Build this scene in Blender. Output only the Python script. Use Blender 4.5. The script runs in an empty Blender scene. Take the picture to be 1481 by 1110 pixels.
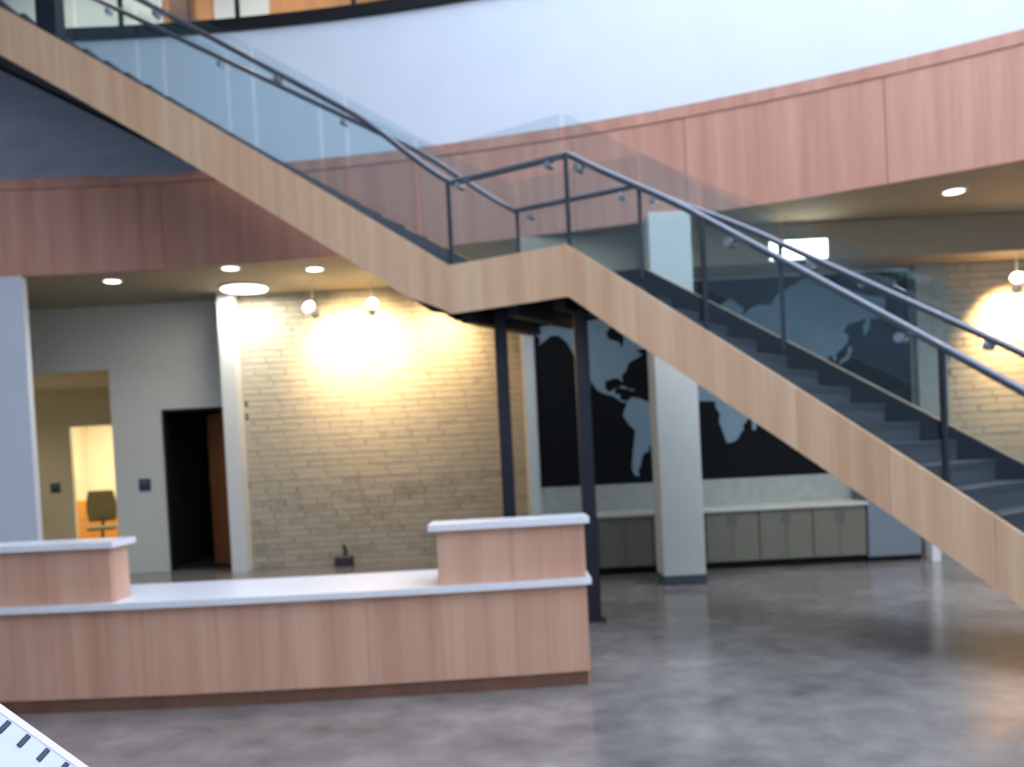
import bpy, math, random
from mathutils import Matrix, Vector
random.seed(7)
S = bpy.context.scene
COL = S.collection

# ------------------------------------------------------------------ camera
cam_data = bpy.data.cameras.new('camera')
cam = bpy.data.objects.new('camera', cam_data); COL.objects.link(cam)
cam_data.sensor_width = 36.0
cam_data.lens = 36.0 * 1300.0 / 1481.0
cam_data.shift_y = 135.0 / 1481.0
cam_data.clip_start = 0.05
cam.matrix_world = (Matrix.Translation((0, 0, 1.53)) @ Matrix.Rotation(math.radians(88.5), 4, 'X')
                    @ Matrix.Rotation(-0.05, 4, 'Z'))
cam_data.dof.use_dof = True            # the snapshot is focused too near: everything is a little soft
cam_data.dof.focus_distance = 0.8
cam_data.dof.aperture_fstop = 7.5
S.camera = cam

# ------------------------------------------------------------------ daylight
world = bpy.data.worlds.new('world'); S.world = world
world.use_nodes = True
bg = world.node_tree.nodes['Background']
bg.inputs['Color'].default_value = (0.74, 0.84, 1.0, 1)
bg.inputs['Strength'].default_value = 4.6

# ------------------------------------------------------------------ colour management
S.view_settings.view_transform = 'Standard'
S.view_settings.look = 'None'
S.view_settings.exposure = 0.15
S.view_settings.gamma = 1.0
S.view_settings.use_curve_mapping = False


# ================================================================== helpers
def lin(r, g, b):
    return tuple(((c / 255.0) / 12.92 if c / 255.0 <= 0.04045 else ((c / 255.0 + 0.055) / 1.055) ** 2.4) for c in (r, g, b)) + (1,)


MATS = {}


def nodes_of(name):
    m = bpy.data.materials.new(name); m.use_nodes = True
    MATS[name] = m
    return m, m.node_tree.nodes, m.node_tree.links, m.node_tree.nodes['Principled BSDF']


def mat(name, col, rough=0.6, metal=0.0, spec=0.5, vary=0.12, scale=6.0, stretch=(1, 1, 1), coords='Object', bump=0.0):
    """principled with a noise driven colour variation"""
    m, N, L, P = nodes_of(name)
    tc = N.new('ShaderNodeTexCoord'); mp = N.new('ShaderNodeMapping'); mp.inputs['Scale'].default_value = stretch
    nz = N.new('ShaderNodeTexNoise'); nz.inputs['Scale'].default_value = scale; nz.inputs['Detail'].default_value = 5
    rp = N.new('ShaderNodeValToRGB')
    a = [max(0, c * (1 - vary)) for c in col[:3]]; b = [min(1, c * (1 + vary)) for c in col[:3]]
    rp.color_ramp.elements[0].position = 0.3; rp.color_ramp.elements[0].color = (*a, 1)
    rp.color_ramp.elements[1].position = 0.7; rp.color_ramp.elements[1].color = (*b, 1)
    L.new(tc.outputs[coords], mp.inputs['Vector']); L.new(mp.outputs['Vector'], nz.inputs['Vector'])
    L.new(nz.outputs['Fac'], rp.inputs['Fac']); L.new(rp.outputs['Color'], P.inputs['Base Color'])
    P.inputs['Roughness'].default_value = rough; P.inputs['Metallic'].default_value = metal
    P.inputs['Specular IOR Level'].default_value = spec
    if bump:
        bp = N.new('ShaderNodeBump'); bp.inputs['Strength'].default_value = bump; bp.inputs['Distance'].default_value = 0.02
        L.new(nz.outputs['Fac'], bp.inputs['Height']); L.new(bp.outputs['Normal'], P.inputs['Normal'])
    return m


def veneer(name, c0, c1, rough=0.5, tint=0.10):
    """quarter-sawn veneer: leaves of slightly different tone side by side, fine grain running up the panel (UV in metres)"""
    m, N, L, P = nodes_of(name)
    uv = N.new('ShaderNodeUVMap')
    m1 = N.new('ShaderNodeMapping'); m1.inputs['Scale'].default_value = (5.5, 0.25, 1)
    n1 = N.new('ShaderNodeTexNoise'); n1.inputs['Scale'].default_value = 1.0; n1.inputs['Detail'].default_value = 2
    m2 = N.new('ShaderNodeMapping'); m2.inputs['Scale'].default_value = (60, 1.2, 1)
    n2 = N.new('ShaderNodeTexNoise'); n2.inputs['Scale'].default_value = 1.0; n2.inputs['Detail'].default_value = 4
    L.new(uv.outputs['UV'], m1.inputs['Vector']); L.new(uv.outputs['UV'], m2.inputs['Vector'])
    L.new(m1.outputs['Vector'], n1.inputs['Vector']); L.new(m2.outputs['Vector'], n2.inputs['Vector'])
    mx = N.new('ShaderNodeMath'); mx.operation = 'MULTIPLY_ADD'; mx.inputs[1].default_value = 0.35
    L.new(n2.outputs['Fac'], mx.inputs[0]); L.new(n1.outputs['Fac'], mx.inputs[2])
    oi = N.new('ShaderNodeObjectInfo')
    ma = N.new('ShaderNodeMath'); ma.operation = 'MULTIPLY_ADD'; ma.inputs[1].default_value = tint
    L.new(oi.outputs['Random'], ma.inputs[0]); L.new(mx.outputs[0], ma.inputs[2])
    rp = N.new('ShaderNodeValToRGB')
    rp.color_ramp.elements[0].position = 0.42; rp.color_ramp.elements[0].color = c0
    rp.color_ramp.elements[1].position = 0.98; rp.color_ramp.elements[1].color = c1
    L.new(ma.outputs[0], rp.inputs['Fac']); L.new(rp.outputs['Color'], P.inputs['Base Color'])
    P.inputs['Roughness'].default_value = rough
    P.inputs['Specular IOR Level'].default_value = 0.35
    return m


def glow(name, col, strength):
    m, N, L, P = nodes_of(name)
    P.inputs['Base Color'].default_value = (0.9, 0.9, 0.9, 1)
    P.inputs['Emission Color'].default_value = (*col, 1)
    P.inputs['Emission Strength'].default_value = strength
    return m


def glass(name, tint, refl=1.0):
    m = bpy.data.materials.new(name); m.use_nodes = True; MATS[name] = m
    N, L = m.node_tree.nodes, m.node_tree.links
    N.remove(N['Principled BSDF'])
    tr = N.new('ShaderNodeBsdfTransparent'); tr.inputs['Color'].default_value = tint
    gl = N.new('ShaderNodeBsdfGlossy'); gl.inputs['Roughness'].default_value = 0.02
    gl.inputs['Color'].default_value = (0.72, 0.92, 1.0, 1)
    fr = N.new('ShaderNodeLayerWeight'); fr.inputs['Blend'].default_value = 0.5
    pw = N.new('ShaderNodeMath'); pw.operation = 'POWER'; pw.inputs[1].default_value = 5.0
    mu = N.new('ShaderNodeMath'); mu.operation = 'MULTIPLY_ADD'; mu.inputs[1].default_value = 0.95 * refl; mu.inputs[2].default_value = 0.045 * refl; mu.use_clamp = True
    mx = N.new('ShaderNodeMixShader')
    L.new(fr.outputs['Facing'], pw.inputs[0]); L.new(pw.outputs[0], mu.inputs[0]); L.new(mu.outputs[0], mx.inputs[0])
    L.new(tr.outputs[0], mx.inputs[1]); L.new(gl.outputs[0], mx.inputs[2])
    L.new(mx.outputs[0], N['Material Output'].inputs['Surface'])
    return m


class MB:
    """collects solids; build() links them as one mesh object"""
    def __init__(self): self.v, self.f, self.uv = [], [], []

    def add(self, vs, fs, uvs=None):
        o = len(self.v); self.v += [tuple(p) for p in vs]
        for q in fs:
            self.f.append([i + o for i in q])
        self.uv += list(uvs) if uvs else [(p[0] + p[1], p[2]) for p in vs]
        return self

    def box(self, x0, x1, y0, y1, z0, z1):
        vs = [(x, y, z) for z in (z0, z1) for y in (y0, y1) for x in (x0, x1)]
        return self.add(vs, [(0, 2, 3, 1), (4, 5, 7, 6), (0, 1, 5, 4), (2, 6, 7, 3), (0, 4, 6, 2), (1, 3, 7, 5)])

    def hexa(self, lo, hi):
        """lo, hi: four corners each, same winding (ccw from above)"""
        return self.add(list(lo) + list(hi), [(3, 2, 1, 0), (4, 5, 6, 7), (0, 1, 5, 4), (1, 2, 6, 5), (2, 3, 7, 6), (3, 0, 4, 7)])

    def bevbox(self, x0, x1, y0, y1, z0, z1, b):
        """box with chamfered vertical and top edges"""
        def ring(i, z): return [(x0 + i, y0, z), (x1 - i, y0, z), (x1, y0 + i, z), (x1, y1 - i, z), (x1 - i, y1, z), (x0 + i, y1, z), (x0, y1 - i, z), (x0, y0 + i, z)]
        def inner(z): return [(x0 + b, y0 + b, z)] * 0 + [(x0 + 1.7 * b, y0 + b, z), (x1 - 1.7 * b, y0 + b, z), (x1 - b, y0 + 1.7 * b, z), (x1 - b, y1 - 1.7 * b, z), (x1 - 1.7 * b, y1 - b, z), (x0 + 1.7 * b, y1 - b, z), (x0 + b, y1 - 1.7 * b, z), (x0 + b, y0 + 1.7 * b, z)]
        return self.loft([ring(b, z0), ring(b, z1 - b), inner(z1)])

    def loft(self, rings, cap=True):
        n = len(rings[0]); vs = [p for r in rings for p in r]; fs = []
        for k in range(len(rings) - 1):
            for i in range(n):
                j = (i + 1) % n
                fs.append((k * n + i, k * n + j, (k + 1) * n + j, (k + 1) * n + i))
        if cap:
            fs.append(tuple(range(n))[::-1]); fs.append(tuple((len(rings) - 1) * n + i for i in range(n)))
        return self.add(vs, fs)

    def tube(self, pts, r, n=10, close=False):
        pts = [Vector(p) for p in pts]; rings = []
        for i, p in enumerate(pts):
            a = pts[i - 1] if i else pts[0]; b = pts[i + 1] if i < len(pts) - 1 else pts[-1]
            t = (b - a).normalized()
            ref = Vector((0, 0, 1)) if abs(t.z) < 0.95 else Vector((0, 1, 0))
            u = t.cross(ref).normalized(); w = u.cross(t)
            rr = r[i] if isinstance(r, (list, tuple)) else r
            rings.append([p + rr * (math.cos(2 * math.pi * k / n) * u + math.sin(2 * math.pi * k / n) * w) for k in range(n)])
        return self.loft(rings)

    def disc(self, c, r, h, n=24, axis='z'):
        c = Vector(c)
        d = {'z': Vector((0, 0, h)), 'y': Vector((0, h, 0)), 'x': Vector((h, 0, 0))}[axis]
        return self.tube([c, c + d], r, n)

    def strip(self, front, back, zlo, zhi):
        """solid wall following plan points front/back, with its own bottom and top height per point; uv = (run, height)"""
        n = len(front); vs, uvs, s = [], [], 0.0
        for i in range(n):
            if i: s += math.dist(front[i], front[i - 1])
            for (p, z) in ((front[i], zlo[i]), (back[i], zlo[i]), (back[i], zhi[i]), (front[i], zhi[i])):
                vs.append((p[0], p[1], z)); uvs.append((s, z))
        fs = []
        for i in range(n - 1):
            a, b = 4 * i, 4 * i + 4
            for k in range(4):
                j = (k + 1) % 4
                fs.append((a + k, b + k, b + j, a + j))
        fs.append((0, 1, 2, 3)); e = 4 * (n - 1); fs.append((e + 3, e + 2, e + 1, e))
        return self.add(vs, fs, uvs)

    def build(self, name, m, parent=None, smooth=False, uoff=0.0):
        me = bpy.data.meshes.new(name); me.from_pydata(self.v, [], self.f); me.validate(); me.update()
        if len(me.vertices) == len(self.uv):
            ul = me.uv_layers.new(name='UVMap')
            for lp in me.loops:
                u = self.uv[lp.vertex_index]; ul.data[lp.index].uv = (u[0] + uoff, u[1])
        import bmesh
        bm = bmesh.new(); bm.from_mesh(me); bmesh.ops.recalc_face_normals(bm, faces=bm.faces); bm.to_mesh(me); bm.free()
        me.materials.append(m if not isinstance(m, str) else MATS[m])
        if smooth:
            for p in me.polygons: p.use_smooth = True
            me.set_sharp_from_angle(angle=math.radians(40))
        o = bpy.data.objects.new(name, me); COL.objects.link(o)
        if parent is not None: o.parent = parent
        return o


def tag(o, label=None, cat=None, group=None, kind=None):
    for k, v in (('label', label), ('category', cat), ('group', group), ('kind', kind)):
        if v: o[k] = v
    return o


def thing(name, label, cat, loc=(0, 0, 0), rz=0.0, group=None):
    o = bpy.data.objects.new(name, None); COL.objects.link(o)
    o.location = loc; o.rotation_euler = (0, 0, rz); o.empty_display_size = 0.1
    return tag(o, label, cat, group)


def struct(name, mb, m, label=None, parent=None, uoff=0.0):
    o = mb.build(name, m, parent, uoff=uoff); tag(o, label, None, None, 'structure')
    return o


def copy_tree(o, parent=None):
    c = o.copy(); COL.objects.link(c); c.parent = parent
    for ch in list(o.children): copy_tree(ch, c)
    return c


# ================================================================== materials
veneer('veneer_stringer', lin(212, 166, 130), lin(242, 206, 170), 0.45)
veneer('veneer_fascia', lin(186, 130, 112), lin(212, 162, 142), 0.5)
veneer('veneer_desk', lin(184, 136, 114), lin(214, 172, 148), 0.42)
veneer('veneer_dark_base', lin(96, 66, 54), lin(122, 86, 70), 0.5)
veneer('veneer_orange', lin(196, 128, 72), lin(226, 160, 100), 0.5)
veneer('door_veneer', lin(150, 96, 60), lin(176, 118, 78), 0.45)
mat('white_paint', lin(228, 230, 232), 0.7, vary=0.02, scale=2)
mat('blue_white_paint', lin(216, 224, 236), 0.7, vary=0.02, scale=2)
mat('warm_white_paint', lin(214, 206, 184), 0.7, vary=0.03, scale=2)
mat('ceiling_paint', lin(164, 154, 134), 0.8, vary=0.03, scale=2)
mat('grey_white_paint', lin(212, 215, 210), 0.7, vary=0.03, scale=2)
mat('solid_surface', lin(226, 228, 236), 0.25, vary=0.03, scale=30)
mat('dark_steel', lin(44, 46, 56), 0.45, 0.6, vary=0.1, scale=10)
mat('black_steel', lin(22, 23, 28), 0.5, 0.3, vary=0.1, scale=10)
mat('rail_steel', lin(128, 122, 130), 0.35, 0.75, vary=0.05, scale=10)
mat('chrome', lin(225, 228, 235), 0.15, 1.0, vary=0.03)
mat('tread_stone', lin(54, 56, 64), 0.5, vary=0.2, scale=14)
mat('soffit_grey', lin(70, 72, 78), 0.6, vary=0.1, scale=3)
mat('shade_grey', lin(168, 176, 194), 0.4, vary=0.12, scale=1.5, stretch=(1, 1, 4))  # tone of the shaded wall under the upper flight
mat('map_black', lin(10, 13, 16), 0.65, spec=0.15, vary=0.1)
mat('map_land', lin(120, 142, 158), 0.55, vary=0.06, scale=8)
mat('cabinet_laminate', lin(112, 111, 98), 0.5, vary=0.05, scale=(4))
mat('counter_laminate', lin(196, 196, 184), 0.35, vary=0.05, scale=20)
mat('backsplash', lin(158, 164, 158), 0.5, vary=0.12, scale=9)
mat('grey_panel', lin(120, 130, 142), 0.5, vary=0.05)
mat('rubber_base', lin(70, 84, 92), 0.6, vary=0.06)
mat('sign_navy', lin(54, 60, 92), 0.4, vary=0.05)
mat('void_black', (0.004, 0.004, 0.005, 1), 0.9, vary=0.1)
mat('chair_mesh', lin(84, 82, 62), 0.8, vary=0.2, scale=40)
mat('chair_frame', lin(60, 58, 48), 0.5, vary=0.1)
mat('chair_arm', lin(190, 180, 150), 0.4, vary=0.05)
mat('table_wood', lin(176, 116, 46), 0.5, vary=0.12, scale=6, stretch=(1, 8, 8))
mat('paper', lin(214, 218, 244), 0.6, vary=0.02, scale=4)
mat('paper_edge', lin(236, 224, 232), 0.6, vary=0.02, scale=4)
mat('ink', lin(60, 66, 88), 0.5, vary=0.05)
mat('plastic_dark', lin(58, 56, 66), 0.5, vary=0.1)
glass('guard_glass', (0.925, 0.965, 0.975, 1), 1.3)
glow('warm_lamp', (1.0, 0.86, 0.58), 14.0)
glow('cool_lamp', (1.0, 0.98, 0.92), 4.0)
glow('disc_lamp', (1.0, 0.98, 0.86), 7.0)


def brick_mat():
    m, N, L, P = nodes_of('pale_brick')
    oi = N.new('ShaderNodeObjectInfo'); tc = N.new('ShaderNodeTexCoord'); g = N.new('ShaderNodeNewGeometry')
    nz = N.new('ShaderNodeTexNoise'); nz.inputs['Scale'].default_value = 9; nz.inputs['Detail'].default_value = 6
    L.new(g.outputs['Position'], nz.inputs['Vector'])
    ad = N.new('ShaderNodeMath'); ad.operation = 'MULTIPLY_ADD'; ad.inputs[1].default_value = 0.45
    L.new(g.outputs['Random Per Island'], ad.inputs[0]); L.new(nz.outputs['Fac'], ad.inputs[2])
    ad2 = N.new('ShaderNodeMath'); ad2.operation = 'MULTIPLY_ADD'; ad2.inputs[1].default_value = 0.45
    L.new(oi.outputs['Random'], ad2.inputs[0]); L.new(ad.outputs[0], ad2.inputs[2])
    rp = N.new('ShaderNodeValToRGB')
    rp.color_ramp.elements[0].position = 0.4; rp.color_ramp.elements[0].color = lin(150, 145, 132)
    rp.color_ramp.elements[1].position = 1.2 / 1.4; rp.color_ramp.elements[1].color = lin(184, 176, 160)
    L.new(ad2.outputs[0], rp.inputs['Fac']); L.new(rp.outputs['Color'], P.inputs['Base Color'])
    bp = N.new('ShaderNodeBump'); bp.inputs['Strength'].default_value = 0.4; bp.inputs['Distance'].default_value = 0.02
    L.new(nz.outputs['Fac'], bp.inputs['Height']); L.new(bp.outputs['Normal'], P.inputs['Normal'])
    P.inputs['Roughness'].default_value = 0.85


brick_mat()
mat('mortar', lin(146, 140, 126), 0.95, vary=0.1, scale=20)


def floor_mat():
    m, N, L, P = nodes_of('polished_concrete')
    tc = N.new('ShaderNodeTexCoord')
    n1 = N.new('ShaderNodeTexNoise'); n1.inputs['Scale'].default_value = 0.9; n1.inputs['Detail'].default_value = 8; n1.inputs['Roughness'].default_value = 0.62
    n2 = N.new('ShaderNodeTexNoise'); n2.inputs['Scale'].default_value = 5.0; n2.inputs['Detail'].default_value = 6
    L.new(tc.outputs['Object'], n1.inputs['Vector']); L.new(tc.outputs['Object'], n2.inputs['Vector'])
    mx = N.new('ShaderNodeMath'); mx.operation = 'MULTIPLY_ADD'; mx.inputs[1].default_value = 0.4
    L.new(n2.outputs['Fac'], mx.inputs[0]); L.new(n1.outputs['Fac'], mx.inputs[2])
    rp = N.new('ShaderNodeValToRGB')
    rp.color_ramp.elements[0].position = 0.5; rp.color_ramp.elements[0].color = lin(94, 90, 90)
    rp.color_ramp.elements[1].position = 0.92; rp.color_ramp.elements[1].color = lin(146, 140, 138)
    L.new(mx.outputs[0], rp.inputs['Fac']); L.new(rp.outputs['Color'], P.inputs['Base Color'])
    mr = N.new('ShaderNodeMapRange'); mr.inputs['To Min'].default_value = 0.10; mr.inputs['To Max'].default_value = 0.26
    L.new(n1.outputs['Fac'], mr.inputs['Value']); L.new(mr.outputs[0], P.inputs['Roughness'])
    P.inputs['Specular IOR Level'].default_value = 0.5


floor_mat()

# ================================================================== plan curves
FC = (-5.0, -7.72)                      # centre of the curved balcony
FR = 19.05


def fpt(r, a): return (FC[0] + r * math.sin(a), FC[1] + r * math.cos(a))


def f_angle(x, r=FR): return math.asin((x - FC[0]) / r)


def farc(r, a0, a1, n): return [fpt(r, a0 + (a1 - a0) * i / n) for i in range(n + 1)]


ZC, ZP = 4.05, 5.25                     # soffit, top of the wood band
ZU = 7.55                               # upper floor
WR = 20.05                              # radius of the white wall above the band

# ================================================================== room shell
floor = struct('floor', MB().box(-12, 12, -6, 22, -0.2, 0.0), 'polished_concrete', 'polished grey concrete floor')

a0, a1 = f_angle(-9.69), f_angle(9.38)
n = 40
# soffit behind the wood band
fr = farc(FR + 0.05, a0, a1, n)
mb = MB(); mb.strip(fr, [(p[0], 13.9) for p in fr], [ZC] * (n + 1), [ZC + 0.3] * (n + 1))
struct('ceiling', mb, 'ceiling_paint', 'painted soffit behind the curved wood band')
# lower ceiling over the map wall with its upright step
mb = MB().box(0.22, 9.3, 10.55, 11.5, 3.6, 4.04)
struct('ceiling_low', mb, 'ceiling_paint', 'dropped ceiling over the world map')

# white wall of the storey above
wa0, wa1 = f_angle(-10, WR), f_angle(9.6, WR)
mb = MB(); mb.strip(farc(WR, wa0, wa1, n), farc(WR + 0.2, wa0, wa1, n), [ZC + 0.3] * (n + 1), [ZU - 0.16] * (n + 1))
struct('wall_upper', mb, 'blue_white_paint', 'bright white curved wall above the wood band')

# wood band (curved balcony front)
band = bpy.data.objects.new('wall_balcony', None); COL.objects.link(band)
tag(band, 'curved balcony front clad in reddish wood veneer panels', None, None, 'structure')
core = MB(); core.strip(farc(FR + 0.03, a0, a1, n), farc(FR + 0.16, a0, a1, n), [ZC + 0.01] * (n + 1), [ZP - 0.03] * (n + 1))
core.build('core', 'veneer_dark_base', band)
cap = MB(); cap.strip(farc(FR - 0.01, a0, a1, n), farc(FR + 0.18, a0, a1, n), [ZP - 0.13] * (n + 1), [ZP] * (n + 1))
tag(cap.build('top_rail', 'veneer_fascia', band), 'plain reddish wood rail along the top')
seams = [-9.68, -8.2, -6.26, -4.2, -2.25, -0.6, 0.88, 2.08, 3.92, 5.7, 7.4, 9.37]
for i in range(len(seams) - 1):
    b0, b1 = f_angle(seams[i]) + 0.0002, f_angle(seams[i + 1]) - 0.0002
    k = 8; mb = MB()
    mb.strip(farc(FR, b0, b1, k), farc(FR + 0.03, b0, b1, k), [ZC] * (k + 1), [ZP - 0.138] * (k + 1))
    mb.build('panel', 'veneer_fascia', band, uoff=i * 3.7)

# upper floor seen at the top: dark slab edge, glass guard, timber wall, ceiling
ua1 = f_angle(4.5, WR)
mb = MB(); mb.strip(farc(WR - 0.06, wa0, ua1, 30), [(p[0], 15.2) for p in farc(WR, wa0, ua1, 30)], [ZU - 0.15] * 31, [ZU] * 31)
mb.box(-12, -7.25, 9.6, 12.4, ZU - 0.15, ZU)
struct('floor_upper', mb, 'black_steel', 'dark edged slab of the upper floor')
struct('ceiling_upper', MB().box(-12, 5, 11.9, 15.3, 10.5, 10.7), 'warm_white_paint', 'pale ceiling over the upper floor')
wu = struct('wall_upper_back', MB().box(-12, 5, 15.0, 15.2, ZU, 10.5), 'veneer_orange', 'orange timber wall on the upper floor')
for i, (x0, x1, z0, z1, nm) in enumerate(((-9.2, -7.4, ZU + 0.3, ZU + 2.6, 'panel'), (-7.2, -5.35, ZU + 0.3, ZU + 2.6, 'panel'), (-4.5, -3.6, ZU + 0.55, ZU + 2.4, 'panel'))):
    MB().box(x0, x1, 14.95, 15.0, z0, z1).build(nm, 'white_paint', wu)
MB().box(-5.2, -4.9, 14.85, 15.0, ZU, 10.5).build('pilaster', 'veneer_dark_base', wu)

# walls under the balcony -------------------------------------------------
# brick niche wall (left)
BX0, BX1, BY = -3.9, 0.40, 13.3


def brick_wall(name, label, x0, x1, y, ztop, course, length, maxparts):
    w = struct(name, MB().box(x0, x1, y + 0.03, y + 0.25, 0, ztop), 'mortar', label)
    rows = int(ztop / course); cache = {}; spots = []
    for r in range(rows):
        off = (r * 0.37 + 0.13 * ((r * 7) % 3)) % 1.0 * length
        x = x0 - off
        while x < x1:
            a, b = max(x, x0), min(x + length, x1)
            if b - a > 0.06: spots.append((a + 0.003, b - 0.003, r * course + 0.003, (r + 1) * course - 0.003 if r < rows - 1 else ztop - 0.003))
            x += length
    spots.sort(key=lambda s: -s[2])              # the upper courses show above the desk
    rest = MB()
    for i, (a, b, z0, z1) in enumerate(spots):
        d = random.uniform(0.0, 0.006)
        if i < maxparts:
            key = (round(b - a, 3), round(z1 - z0, 3))
            if key not in cache:
                L_, H_ = b - a, z1 - z0; e = 0.006
                m_ = MB(); m_.loft([[(0, 0.05, 0), (L_, 0.05, 0), (L_, 0.05, H_), (0, 0.05, H_)],
                                    [(0, e, 0), (L_, e, 0), (L_, e, H_), (0, e, H_)],
                                    [(e, 0, e), (L_ - e, 0, e), (L_ - e, 0, H_ - e), (e, 0, H_ - e)]])
                o = m_.build('brick', 'pale_brick', w); cache[key] = o.data
            else:
                o = bpy.data.objects.new('brick', cache[key]); COL.objects.link(o); o.parent = w
            o.location = (a, y - 0.012 + d, z0)
        else:
            rest.box(a, b, y - 0.012 + d, y + 0.04, z0, z1)
    if rest.v: tag(rest.build('brick_rest', 'pale_brick', w), None, None, None, 'stuff')
    return w


brick_wall('wall_brick_back', 'pale brick wall washed by warm spotlights behind the desk', BX0, BX1, BY, ZC, 0.092, 0.46, 300)
brick_wall('wall_brick_right', 'pale brick wall in warm light beside the world map', 5.45, 8.6, 11.2, 3.6, 0.092, 0.46, 280)

# left pier, fin, door wall
struct('wall_pier', MB().box(-9.6, -6.0, 11.3, 11.42, 0, ZC), 'blue_white_paint', 'white wall pier catching daylight at the end of the desk')
struct('wall_fin', MB().box(-4.12, -3.9, 13.0, 13.75, 0, ZC), 'white_paint', 'narrow white wall end between door and brick')
DX0, DX1, DZ = -5.228, -4.2, 2.45          # dark doorway
CX0, CX1, CZ = -7.6, -6.0, 3.09            # corridor opening
mb = MB(); DY = 13.6
mb.box(CX1, DX0, DY, DY + 0.15, 0, ZC); mb.box(DX0, DX1, DY, DY + 0.15, DZ, ZC); mb.box(DX1, -4.0, DY, DY + 0.15, 0, ZC)
mb.box(CX0, CX1, DY, DY + 0.15, CZ, ZC); mb.box(-9.6, CX0, DY, DY + 0.15, 0, ZC)
struct('wall_back_left', mb, 'grey_white_paint', 'pale grey wall with a dark doorway and a corridor opening')
# room behind the door, its darkness painted as black walls
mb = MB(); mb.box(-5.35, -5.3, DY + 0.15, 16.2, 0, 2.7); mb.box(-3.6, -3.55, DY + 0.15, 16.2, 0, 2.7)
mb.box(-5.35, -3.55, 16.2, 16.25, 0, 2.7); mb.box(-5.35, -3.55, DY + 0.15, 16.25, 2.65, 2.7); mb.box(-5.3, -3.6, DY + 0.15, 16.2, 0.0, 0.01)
struct('wall_dark_room', mb, 'void_black', 'unlit room behind the open door, darkness painted black')
# corridor and lit office
mb = MB(); mb.box(CX1, CX1 + 0.1, DY + 0.15, 16.6, 0, CZ + 0.2); mb.box(-9.7, -9.6, DY + 0.15, 20.4, 0, CZ + 0.2)
mb.box(-9.7, -8.1, 16.6, 16.7, 0, CZ + 0.2); mb.box(-8.1, CX1 + 0.1, 16.6, 16.7, 2.42, CZ + 0.2)
mb.box(-7.0, CX1 + 0.1, 16.6, 16.7, 0, 2.42)
mb.box(-9.7, CX1 + 0.1, 20.4, 20.5, 0, CZ + 0.2); mb.box(CX1, CX1 + 0.1, 16.7, 20.4, 0, CZ + 0.2)
struct('wall_corridor', mb, 'warm_white_paint', 'cream corridor walls with a doorway to a lit office')
struct('ceiling_corridor', MB().box(-9.7, CX1 + 0.1, DY + 0.15, 20.5, CZ + 0.02, CZ + 0.2), 'warm_white_paint', 'corridor ceiling')

# map wall
struct('wall_map', MB().box(0.22, 5.45, 11.3, 11.5, 0, 3.6), 'grey_white_paint', 'pale grey wall carrying the black world map')
struct('wall_map_return', MB().box(0.22, 0.34, 11.5, 13.4, 0, ZC), 'warm_white_paint', 'short wall between brick niche and map wall')
struct('trim_1', MB().box(5.08, 5.45, 11.12, 11.3, 0, 3.6), 'backsplash', 'olive grey pilaster between the map and the brick')
struct('trim_2', MB().box(4.93, 5.03, 10.62, 10.72, 0, 1.1), 'white_paint', 'white corner post beside the grey panel')
struct('roof_left_blocker', MB().box(-9.9, -1.0, -6.0, 15.3, 10.7, 10.9), 'white_paint', 'unseen roof added over the stairs to block skylight')  # partial roof added out of view to keep skylight off the left
# outer side walls of the hall (outside the picture), extended to close off daylight
struct('wall_left', MB().box(-9.9, -9.7, -6.0, 20.5, 0, 10.7), 'grey_panel', 'side wall of the hall')
struct('wall_right', MB().box(9.4, 9.6, -6.0, 13.9, 0, 10.7), 'grey_white_paint', 'side wall beyond the stairs')
struct('wall_front', MB().box(-9.9, 9.6, -6.2, -6.0, 0, 10.7), 'white_paint', 'wall of the hall behind the viewer')

# square column under the balcony
col = thing('column', 'square pale grey column with a dark rubber base under the stairs', 'column', (1.83, 9.99, 0))
MB().bevbox(-0.23, 0.23, -0.23, 0.23, 0.0, ZC - 0.0, 0.008).build('shaft', 'grey_white_paint', col)
MB().bevbox(-0.236, 0.236, -0.236, 0.236, 0.0, 0.11, 0.005).build('base', 'rubber_base', col)

# ================================================================== staircase
SCX, SCY, SR, SW = -5.8129, -1.2843, 10.9479, 1.455
SZ, TA, TB, GU, GL = 3.2777, 0.508, 0.6186, 7.3721, 7.8842
VL, VU, VM = 0.465, 0.545, 0.443
HU, HM, HL = 0.937, 0.781, 0.859
T_END = TB + SZ / GL
T_TOP = TA - (ZU + 0.06 - SZ) / GU


def srad(t): d = t - 0.49; return SR + 1.7 * d * d - 1.22 * d ** 3
def swid(t): return SW + 0.2055 * (t - 0.49)


def spt(t, k):
    """k metres behind the front face"""
    r = srad(t) + k
    return (SCX + r * math.sin(t), SCY + r * math.cos(t))


def sz(t):
    if t < TA: return SZ + GU * (TA - t)
    if t > TB: return SZ - GL * (t - TB)
    return SZ


def sv(t):
    if t < TA - 0.004: return VU
    if t > TB + 0.004: return VL
    return VM


def smooth(a, b, x): u = max(0.0, min(1.0, (x - a) / (b - a))); return u * u * (3 - 2 * u)


def rail_h(t):
    if t < TA: return HM + (HU - HM) * smooth(0.0, 0.10, TA - t)
    if t > TB: return HM + (HL - HM) * smooth(0.0, 0.10, t - TB)
    return HM


def trange(a, b, step=0.02):
    n_ = max(2, int(abs(b - a) / step + 0.999)); return [a + (b - a) * i / n_ for i in range(n_ + 1)]


stair = thing('staircase', 'curved wood-sided staircase with glass guards and a landing on two dark posts', 'staircase', (*spt(T_END, 0.7), 0))
SO = Vector(stair.location)


def sb(mb, name, m, parent=None, smooth_=False, uoff=0.0):
    """build in world coordinates, then parent to the stair (or a part of it)"""
    o = mb.build(name, m, None, smooth_, uoff)
    p = parent or stair
    o.parent = p
    if p is stair: o.location = -SO
    return o


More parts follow.
